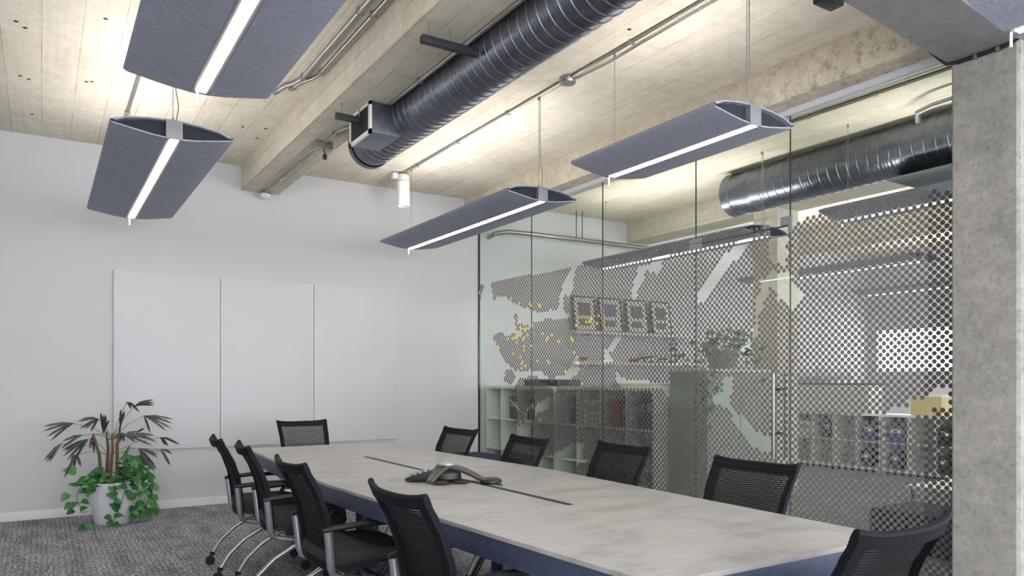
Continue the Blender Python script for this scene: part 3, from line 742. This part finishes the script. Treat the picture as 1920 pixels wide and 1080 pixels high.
MB().lathe([(.075, .008), (.085, .02), (.08, .05), (.05, .07)], 28).build('speaker_body', 'black', ph)
MB().lathe([(.052, .088), (.05, .097), (.03, .101), (.001, .102)], 28, caps=False).build('top_plate', 'phonesilver', ph)
MB().lathe([(.04, .0), (.05, .005), (.03, .016), (.001, .018)], 20, (-.01, -.115, 0), caps=False).build('foot_pod', 'black', ph)
MB().lathe([(.04, .0), (.05, .005), (.03, .016), (.001, .018)], 20, (.085, -.07, 0), caps=False).build('foot_pod', 'black', ph)
kp = MB().prism([(-.06, .012), (-.21, .006), (-.215, .016), (-.20, .024), (-.07, .06)], 'y', -.055, .055).build('keypad', 'black', ph, bevel=.003)
for r in range(4):
    for c in range(3):
        x = -.19 + r * .028; MB().box(x - .009, x + .009, (c - 1) * .03 - .011, (c - 1) * .03 + .011, .026 + (x + .20) * .28, .036 + (x + .20) * .28).build('key', 'greybox', kp, bevel=.002)
MB().tube([(-.08, -.05, .006), (-.17, -.045, .006), (-.205, .0, .006), (-.17, .045, .006), (-.08, .05, .006)], .004, 6).build('cord_loop', 'rubber', ph)
mp = empty('microphone_pod', (2.0, 3.365, .741)); tag(mp, 'small round black microphone pod beside the conference phone', 'microphone')
MB().lathe([(.05, 0), (.058, .006), (.057, .018), (.045, .026), (.001, .029)], 24, caps=False).build('puck', 'black', mp)
MB().tube([(0, -.055, .012), (-.004, -.075, .004), (-.012, -.13, .004)], .0035, 6).build('cord', 'rubber', mp)

# ------------------------------------------------------------------ potted palm with pothos
PX, PY = .545, 7.60
pl = empty('potted_plant', (PX, PY, 0)); tag(pl, 'palm and trailing green vine in a white pot by the wall', 'plant')
MB().lathe([(.142, 0), (.148, .006), (.172, .16), (.198, .345), (.203, .372), (.197, .376), (.188, .35), (.18, .33), (.001, .33)], 40, caps=False).build('pot', 'pot', pl)
MB().lathe([(.182, .325), (.18, .334), (.08, .345), (.001, .347)], 28, caps=False).build('soil', 'soil', pl)
def P(cx_, cy_, dy=0.0):          # crop point of the plant -> local position at depth dy
    x, y = 60 + cx_ / 3.6, 720 + cy_ / 3.6
    p = onY(x, y, PY + dy); return Vector((p[0] - PX, dy, p[2]))
FR = [((280, 265), [(68, 288), (66, 322), (95, 360), (120, 388)], -.05), ((450, 237), [(330, 237), (302, 255), (320, 305), (355, 305), (395, 325)], .06),
      ((690, 150), [(825, 105), (830, 125), (828, 143), (800, 108)], .0), ((640, 120), [(728, 192), (670, 170), (715, 175)], .0),
      ((755, 215), [(960, 240), (958, 268), (950, 305), (915, 322), (800, 335), (900, 250)], -.05), ((865, 360), [(1003, 412), (920, 422), (985, 400), (900, 415)], -.08),
      ((868, 440), [(938, 556), (950, 475), (925, 545)], -.08), ((380, 372), [(195, 455), (205, 492), (232, 520), (280, 525), (300, 490), (215, 460)], -.09),
      ((200, 400), [(78, 522), (95, 530), (115, 533)], -.09), ((340, 345), [(200, 390), (210, 430), (240, 410), (190, 440)], .0),
      ((615, 345), [(740, 320), (780, 350), (820, 420), (700, 395), (620, 390), (800, 375), (720, 370)], .05), ((720, 435), [(850, 480), (845, 575), (830, 600), (790, 560), (760, 540), (855, 500), (800, 540)], -.07),
      ((482, 335), [(463, 190), (500, 208), (486, 200), (520, 240)], .03), ((594, 295), [(600, 168), (627, 178), (612, 195)], .0),
      ((410, 350), [(450, 460), (420, 475), (390, 440), (440, 420)], .02), ((300, 480), [(280, 570), (260, 520), (330, 560), (215, 640)], -.10), ((620, 330), [(560, 420), (585, 400), (540, 380)], .09), ((700, 340), [(830, 350), (760, 300), (845, 395)], .1)]
CR = Vector((.0, .0, .35))
trunks = [((470, 640), (455, 480), (410, 335), 0.0), ((575, 570), (575, 420), (596, 285), .03), ((500, 575), (515, 430), (500, 320), .05), ((615, 560), (630, 470), (660, 420), -.02), ((520, 600), (545, 440), (540, 330), -.03)]
for a, b, c, dy in trunks:
    p0, p1, p2 = P(*a, dy * .5), P(*b, dy), P(*c, dy); p0.z = .34
    MB().tube([p0, p1, p2], [.015, .013, .007], 8).build('trunk', 'stem', pl)
for hub, tips, dy in FR:
    h = P(*hub, dy); base = P(540, 380, dy * .3) if hub[1] < 360 else P(520, 480, dy * .3)
    mid = (base + h) / 2 + Vector((0, 0, .035))
    st = MB().tube([base, mid, h], .0028, 6).build('frond_stalk', 'vine', pl)
    f = MB()
    for tp in tips:
        e = P(*tp, dy + random.uniform(-.09, .03)); dr = e - h; L = dr.length
        side = dr.cross(Vector((0, -1, .5))).normalized() * .0105
        m1 = h + dr * .35 + Vector((0, 0, .012)); m2 = h + dr * .75 + Vector((0, 0, .006)); n = Vector((0, -.004, .003))
        f.add([h + side * .3, h - side * .3, m1 + side, m1 + n, m1 - side, m2 + side * .95, m2 + n, m2 - side * .95, e], [(0, 2, 3), (0, 3, 1), (1, 3, 4), (2, 5, 6, 3), (3, 6, 7, 4), (5, 8, 6), (6, 8, 7)])
    f.build('frond', 'palm', pl, smooth=False)
# heart shaped leaf, tip along +y, about one unit long
def leaf_mesh(name, mat):
    rows = [(-.06, .0), (-.12, .22), (.02, .38), (.22, .44), (.45, .38), (.68, .24), (.86, .1), (1.0, .0)]
    m = MB(); vs_, fs = [], []
    for i, (y, w) in enumerate(rows):
        c = .06 * math.sin(max(0, y) * math.pi) - .12 * max(0, y - .6)
        yy = 0.0 if i == 0 else (y if i > 1 else .0)
        vs_ += [(-w, y, c + w * .25), (-w * .5, y, c + w * .08), (0, max(y, .02 * i), c), (w * .5, y, c + w * .08), (w, y, c + w * .25)]
    for i in range(len(rows) - 1):
        fs += [(i * 5 + j, i * 5 + j + 1, (i + 1) * 5 + j + 1, (i + 1) * 5 + j) for j in range(4)]
    me = m.add(vs_, fs).mesh(name, M[mat]); return me
LEAF = leaf_mesh('leaf', 'leaf')
def put_leaf(parent, pos, tip, size, nrm=(0, -1, .6)):
    t = Vector(tip).normalized(); n = Vector(nrm) + Vector((random.uniform(-.4, .4), random.uniform(-.2, .2), random.uniform(-.3, .5)))
    n = (n - t * n.dot(t)).normalized(); xx = t.cross(n)
    o = bpy.data.objects.new('leaf', LEAF); COL.objects.link(o); o.parent = parent
    o.matrix_local = Matrix.Translation(Vector(pos)) @ Matrix((xx, t, n)).transposed().to_4x4() @ Matrix.Scale(size, 4)
    return o
# leaves picked from the photograph: base, tip (crop), depth
LV = [((290, 590), (202, 582), -.1), ((240, 745), (192, 795), -.1), ((258, 808), (216, 850), -.1), ((275, 852), (230, 884), -.1), ((262, 830), (320, 798), -.1), ((340, 790), (375, 805), -.13), ((330, 850), (372, 835), -.12), ((365, 715), (318, 735), -.12),
      ((635, 690), (572, 700), -.22), ((568, 755), (495, 745), -.22), ((582, 845), (518, 808), -.22), ((560, 790), (612, 805), -.22), ((655, 720), (640, 770), -.21), ((560, 892), (622, 890), -.2), ((500, 892), (533, 918), -.2), ((545, 935), (503, 940), -.2),
      ((358, 985), (418, 955), -.28), ((355, 995), (308, 1020), -.30), ((555, 965), (585, 975), -.26),
      ((790, 560), (840, 568), -.1), ((790, 640), (828, 635), -.1), ((800, 680), (850, 720), -.1), ((820, 755), (842, 780), -.1), ((815, 812), (852, 835), -.12), ((745, 790), (712, 830), -.15), ((700, 740), (682, 780), -.18), ((760, 720), (800, 745), -.15), ((770, 870), (810, 905), -.15), ((700, 890), (660, 900), -.18), ((740, 890), (790, 910), -.16), ((700, 700), (672, 690), -.18)]
for a, b, dy in LV:
    p, q = P(*a, dy), P(*b, dy - .02)
    if p.z < .02: p.z = .03
    q.z = max(q.z, .012)
    put_leaf(pl, p, q - p, max(.065, (q - p).length * 1.0))
for k in range(120):                                   # crown of vine leaves over the rim
    a = random.uniform(0, 2 * math.pi); r = random.uniform(.06, .27)
    z = .37 + random.uniform(.0, .13) * (1 - r / .34) + (random.uniform(0, .16) if math.cos(a) > .2 and r > .1 else 0)
    pos = Vector((r * math.cos(a) * 1.12, r * math.sin(a) * .8, z))
    if r > .2: pos.z -= random.uniform(0, .05)
    tip = Vector((math.cos(a), math.sin(a), random.uniform(-1.0, .35)))
    put_leaf(pl, pos, tip, random.uniform(.06, .095), (math.cos(a) * .3, -.7 + math.sin(a) * .3, .8))
for k in range(34):                                   # hanging mass on the right of the pot
    x, y = random.uniform(650, 840), random.uniform(600, 900)
    p = P(x, y, random.uniform(-.2, .0)); p.z = max(.05, p.z)
    put_leaf(pl, p, (random.uniform(-.6, .8), -.4, random.uniform(-1, -.1)), random.uniform(.055, .085))
VN = [[(390, 640), (330, 700), (300, 770), (330, 840), (330, 870), (380, 860)], [(330, 690), (290, 760), (250, 745)], [(640, 660), (625, 730), (600, 800), (585, 850), (555, 920), (510, 960), (420, 1010), (360, 1018)], [(700, 660), (760, 760), (780, 850), (740, 920), (690, 945), (655, 935)], [(720, 640), (800, 700), (830, 770), (815, 820)]]
for k, v in enumerate(VN):
    dy = (-.12, -.12, -.22, -.16, -.13)[k]
    pts = []
    for i, c in enumerate(v):
        p = P(*c, dy - (.08 if k == 2 and i > 5 else 0)); p.z = max(.008, p.z); pts.append(p)
    MB().tube(pts, .0028, 6).build('vine', 'vine', pl)

# ------------------------------------------------------------------ navy ottoman in the far corner
ot = empty('ottoman', (4.15, 7.45, 0)); tag(ot, 'navy upholstered ottoman in the corner beside the glass', 'ottoman')
bx('cushion', 'navyfabric', -.42, .42, -.5, .5, .08, .41, ot, bevel=.03)
for x in (-.36, .36):
    for y in (-.44, .44): MB().cyl((x, y, 0), (x, y, .09), .018, 10).build('foot', 'darksteel', ot)

# ================================================================== neighbouring office
def cube_shelf(label, x0, x1, y0, y1, z1, cols, rows, axis='y', backp=True, grp=None):
    o = empty('cube_shelf', ((x0 + x1) / 2, (y0 + y1) / 2, 0)); tag(o, label, 'shelf', grp)
    hx, hy, t = (x1 - x0) / 2, (y1 - y0) / 2, .022
    bx('top_panel', 'lam', -hx, hx, -hy, hy, z1 - .035, z1, o, bevel=.002); bx('bottom_panel', 'lam', -hx, hx, -hy, hy, .03, .065, o, bevel=.002)
    for s in (-1, 1): bx('side_panel', 'lam', -hx, hx, s * hy - (t if s > 0 else 0), s * hy + (t if s < 0 else 0), 0, z1 - .035, o, bevel=.001)
    for c in range(1, cols): y = -hy + 2 * hy * c / cols; bx('divider', 'lam', -hx, hx, y - .008, y + .008, .065, z1 - .035, o)
    for r in range(1, rows): z = .065 + (z1 - .1) * r / rows; bx('shelf_board', 'lam', -hx, hx, -hy + t, hy - t, z - .008, z + .008, o)
    if backp: bx('back_panel', 'lam', hx - .006, hx, -hy + .01, hy - .01, .03, z1 - .01, o)
    return o
cube_shelf('white cube shelf behind the glass, the one next to the back wall', 4.76, 5.14, 6.64, 8.13, 1.22, 4, 3, grp='cube shelves behind the glass')
cube_shelf('white cube shelf behind the glass, the one with the red folder', 4.76, 5.14, 5.07, 6.62, 1.22, 4, 3, grp='cube shelves behind the glass')
ZS = .065 + (1.22 - .1) * 2 / 3 + .008 + .001
def cell(y0, y1): return y0, y1
def item(name, mat, label, cat, y0, y1, h, x0=4.80, x1=5.08, z=None, group=None, spine=None):
    z = ZS if z is None else z
    o = empty(name, ((x0 + x1) / 2, (y0 + y1) / 2, z)); tag(o, label, cat, group)
    hx, hy = (x1 - x0) / 2, (y1 - y0) / 2
    bx('body', mat, -hx, hx, -hy, hy, 0, h, o, bevel=.004)
    if spine: bx('spine_label', spine, -hx - .002, -hx, -hy * .6, hy * .6, h * .55, h * .8, o)
    return o
item('storage_box', 'black', 'black box in the cube shelf, second cell from the wall', 'box', 7.42, 7.63, .27, spine='greybox')
bc = [('brown', 'maroon book'), ('red', 'red book'), ('blue', 'blue book'), ('cream', 'cream book'), ('brown', 'second maroon book'), ('black', 'black book')]
for k, (m, n) in enumerate(bc):
    item('book', m, '%s standing in the cube shelf beside the black box' % n, 'book', 7.06 + k * .036, 7.06 + k * .036 + .03, .2 + .02 * (k % 3), 4.82, 5.0, group='books in the cube shelf', spine='cream' if m != 'cream' else 'red')
item('binder', 'navyfabric', 'dark binder in the first cell of the cube shelf with the red folder', 'binder', 6.25, 6.32, .31, spine='greybox')
item('binder', 'black', 'black binder behind the dark binder in the same cell', 'binder', 6.33, 6.40, .30, spine='greybox')
for k in range(5): item('magazine_file', 'cream' if k % 2 else 'paper', ('cream' if k % 2 else 'white') + ' paper file in the cube shelf left of the red folder, %s one' % ('first', 'second', 'third', 'fourth', 'fifth')[k], 'file', 5.88 + k * .06, 5.88 + k * .06 + .05, .27, group='paper files in the cube shelf', spine='greybox')
item('folder', 'red', 'red folder standing in the cube shelf', 'folder', 5.60, 5.72, .27, spine='red')
item('binder', 'black', 'black binder right beside the red folder', 'binder', 5.48, 5.57, .23, spine='greybox')
item('binder', 'navyfabric', 'navy binder at the near end of the cube shelf', 'binder', 5.12, 5.22, .31, spine='greybox')
item('binder', 'navyfabric', 'navy binder second from the near end of the cube shelf', 'binder', 5.23, 5.31, .30, spine='greybox')
item('book', 'yellow', 'yellow book lying low in the near end cell of the cube shelf', 'book', 5.12, 5.36, .05, z=.065 + .009, spine='cream')
pr_ = empty('printer', (4.95, 6.95, 1.221)); tag(pr_, 'flat black printer on top of the cube shelf', 'printer')
bx('body', 'black', -.17, .17, -.33, .33, 0, .07, pr_, bevel=.012); bx('lid', 'greybox', -.15, .15, -.3, .3, .07, .078, pr_, bevel=.003)
pp = empty('paper_stack', (4.95, 5.42, 1.221)); tag(pp, 'stack of loose papers on top of the cube shelf', 'paper')
for k in range(4):
    q = bx('sheet', 'paper', -.15, .15, -.30, .30, k * .009, k * .009 + .008, pp); q.rotation_euler = (0, 0, random.uniform(-.12, .12))
# cabinet with plant
cb = empty('cabinet', (5.37, 4.83, 0)); tag(cb, 'tall grey green cabinet behind the glass door', 'cabinet')
bx('body', 'cabinet', -.43, .43, -.22, .22, .05, 1.36, cb, bevel=.003); bx('plinth', 'darksteel', -.41, .41, -.2, .2, 0, .05, cb); bx('cabinet_top', 'lam', -.435, .435, -.225, .225, 1.36, 1.385, cb, bevel=.002)
for s in (-1, 1): bx('door', 'cabinet', (-.425 if s < 0 else .003), (-.003 if s < 0 else .425), -.236, -.221, .07, 1.35, cb, bevel=.002)
p2 = empty('potted_plant', (5.35, 4.78, 1.386)); tag(p2, 'trailing green plant on top of the cabinet behind the glass', 'plant')
MB().lathe([(.11, 0), (.12, .01), (.15, .16), (.155, .175), (.145, .175), (.135, .15), (.001, .15)], 24, caps=False).build('pot', 'cabinet', p2)
for k in range(120):
    a = random.uniform(0, 2 * math.pi); r = abs(random.gauss(0, .24)) + .03; r = min(r, .40)
    z = .16 + random.uniform(-.03, .2) - max(0, r - .22) * random.uniform(.6, 2.0)
    z = max(z, -.55 if r > .34 else .02)
    put_leaf(p2, (r * math.cos(a) - .03, r * math.sin(a) * .75 - .03, z), (math.cos(a), math.sin(a), random.uniform(-1.2, .6)), random.uniform(.05, .085), (0, -.5, .8))
for k in range(16):
    put_leaf(p2, (-.46 + random.uniform(-.05, .06), -.2 + random.uniform(-.1, .1), -.05 - k * .03), (random.uniform(-1, 1), -.4, -1), random.uniform(.05, .08))
for pts in ([(0, 0, .15), (.05, -.03, .36), (.03, -.05, .48)], [(-.1, 0, .15), (-.3, -.1, .22), (-.45, -.18, .0), (-.46, -.2, -.5)], [(.1, 0, .15), (.3, -.08, .26), (.4, -.1, .1)]): MB().tube(pts, .004, 6).build('vine', 'vine', p2)

# wall shelves with picture frames
for z, x1, lb in ((1.955, 8.25, 'upper white wall shelf under the picture frames'), (1.54, 8.55, 'lower white wall shelf with books behind the glass')):
    s = empty('wall_shelf', ((6.0 + x1) / 2, YB - .13, z)); tag(s, lb, 'shelf')
    bx('shelf_board', 'lam', -(x1 - 6.0) / 2, (x1 - 6.0) / 2, -.13, .129, -.04, 0, s, bevel=.002)
    for x in (-.8, .8): bx('bracket', 'greybox', x - .015, x + .015, -.06, .128, -.055, -.04, s)
for k, (xa, xb, m, lb) in enumerate(((6.10, 6.48, 'photo', 'black picture frame on the upper shelf, leftmost of four'), (6.55, 6.95, 'photoblue', 'picture frame with bluish print, second from left'), (7.04, 7.44, 'photo', 'picture frame with dark portrait, third from left'), (7.52, 7.90, 'photo', 'picture frame on the upper shelf, rightmost of four'))):
    f = empty('picture_frame', ((xa + xb) / 2, YB - .12, 1.957)); tag(f, lb, 'picture frame', 'picture frames on the shelf'); f.rotation_euler = (math.radians(-8), 0, 0)
    w = (xb - xa) / 2; h = .49
    for a in ((-w, w, 0, .018), (-w, w, h - .018, h), (-w, -w + .018, .018, h - .018), (w - .018, w, .018, h - .018)): bx('frame_bar', 'black', a[0], a[1], -.012, .012, a[2], a[3], f)
    bx('mat', 'paper', -w + .016, w - .016, -.004, .004, .016, h - .016, f); bx('print', m, -w * .55, w * .55, -.006, -.004, .22, .40, f); bx('print', 'photo', -w * .55, w * .45, -.006, -.004, .08, .17, f)
def sitem(name, mat, label, cat, x0, x1, h, z=1.541):
    o = empty(name, ((x0 + x1) / 2, YB - .13, z)); tag(o, label, cat); bx('cover', mat, -(x1 - x0) / 2, (x1 - x0) / 2, -.09, .09, 0, h, o, bevel=.003); bx('pages', 'paper', -(x1 - x0) / 2 + .004, (x1 - x0) / 2 - .004, -.092, -.089, h * .15, h * .85, o)
sitem('book', 'yellow', 'yellow book lying on the lower wall shelf', 'book', 6.22, 6.62, .03)
sitem('book', 'brown', 'brown book lying on the yellow book', 'book', 6.24, 6.50, .03, 1.572)
for k, m in enumerate(('red', 'black', 'blue', 'brown', 'black')): sitem('small_box', m, '%s small box in the row on the lower wall shelf, %s' % ({'red': 'red', 'black': 'black', 'blue': 'blue', 'brown': 'brown'}[m], ('first', 'second', 'third', 'fourth', 'fifth')[k]), 'box', 7.15 + k * .13, 7.15 + k * .13 + .1, .05 + .02 * (k % 3))
fg = empty('ornament', (7.92, YB - .13, 1.541)); tag(fg, 'black ringed ornament standing on the lower wall shelf', 'ornament')
for z in (.06, .17, .28): MB().tube([(.055 * math.cos(t * math.pi / 8), 0, z + .055 * math.sin(t * math.pi / 8)) for t in range(17)], .012, 8).build('ring', 'black', fg)

# low navy bench, coffee table and bag on the office side
bn = empty('bench', (5.72, 2.62, 0)); tag(bn, 'low navy bench behind the glass beside the column', 'bench')
bx('cushion', 'navyfabric', -.30, .30, -.95, .76, .04, .30, bn, bevel=.02)
for x in (-.24, .24):
    for y in (-.88, .7): MB().cyl((x, y, 0), (x, y, .05), .02, 10).build('foot', 'darksteel', bn)
ct = empty('coffee_table', (6.75, 3.0, 0)); tag(ct, 'low white coffee table behind the navy bench', 'table')
bx('tabletop', 'lam', -.38, .38, -.65, .65, .34, .37, ct, bevel=.004)
for x in (-.33, .33):
    for y in (-.6, .6): MB().cyl((x, y, 0), (x, y, .34), .015, 8).build('leg', 'darksteel', ct)
bg = empty('bag', (6.75, 2.95, .371)); tag(bg, 'black bag lying on the white coffee table', 'bag')
bx('body', 'black', -.2, .2, -.25, .25, 0, .16, bg, bevel=.03); MB().tube([(-.08, -.25, .12), (-.08, -.12, .22), (-.08, .12, .22), (-.08, .25, .12)], .012, 8).build('strap', 'navyfabric', bg)

# far row of white shelving and desk things
cube_shelf('far row of white shelving, left unit', 9.80, 10.18, 5.95, 7.40, .82, 4, 2, grp='far white shelving')
cube_shelf('far row of white shelving, right unit', 9.80, 10.18, 4.48, 5.93, .82, 4, 2, grp='far white shelving')
ZF = .065 + .72 / 2 + .01
fi = [(7.10, 7.30, 'paper', 'white box', 1), (6.74, 6.86, 'black', 'black file', 1), (6.05, 6.25, 'blue', 'blue box', 1), (5.62, 5.88, 'blue', 'pale blue box', 1), (5.02, 5.18, 'black', 'black file with papers', 1), (4.56, 4.78, 'black', 'black crate', 1), (6.1, 6.24, 'navyfabric', 'navy box', 0), (5.7, 5.82, 'blue', 'small blue box', 0), (5.04, 5.18, 'black', 'small black box', 0), (4.6, 4.78, 'black', 'low black crate', 0)]
for ya, yb, m, nm, up in fi: item('storage_box', m, '%s in the %s row of the far white shelving' % (nm, 'upper' if up else 'lower'), 'box', ya, yb, .24, 9.84, 10.12, ZF if up else .066, spine='paper' if m != 'paper' else 'greybox')
hb = empty('cabinet', (10.0, 6.75, .821)); tag(hb, 'white hutch standing on the far shelving', 'cabinet')
bx('body', 'lam', -.17, .17, -.62, .62, 0, .40, hb, bevel=.003); bx('rail', 'black', -.175, .175, -.64, .64, .40, .425, hb, bevel=.003)
for k in range(3): bx('door', 'lam', -.182, -.171, -.61 + k * .41, -.61 + k * .41 + .4, .01, .39, hb, bevel=.003)
mo = empty('monitor', (10.0, 4.72, .821)); tag(mo, 'dark blue monitor on the far shelving beside the column', 'monitor')
bx('screen', 'blue', -.02, -.012, -.26, .26, .12, .42, mo); bx('casing', 'black', -.012, .02, -.28, .28, .1, .44, mo, bevel=.006); MB().box(-.02, .02, -.03, .03, 0, .12).box(-.1, .1, -.12, .12, 0, .012).build('stand', 'darksteel', mo)
bxx = empty('storage_box', (10.0, 5.35, .821)); tag(bxx, 'cream open box on the far shelving', 'box')
bx('body', 'cream', -.15, .15, -.2, .2, 0, .24, bxx, bevel=.004); bx('lid', 'paper', -.155, .155, -.205, .205, .24, .27, bxx, bevel=.003)
ws = empty('wall_cabinet', (10.5, YB - .171, 1.30)); tag(ws, 'long pale grey wall cabinet on the back wall behind the dotted glass', 'cabinet')
bx('body', 'greybox', -1.5, 1.5, -.17, .17, 0, .20, ws, bevel=.004)
for k in range(3): bx('door', 'greybox', -1.49 + k * 1.0, -.51 + k * 1.0, -.185, -.172, .01, .19, ws, bevel=.003)
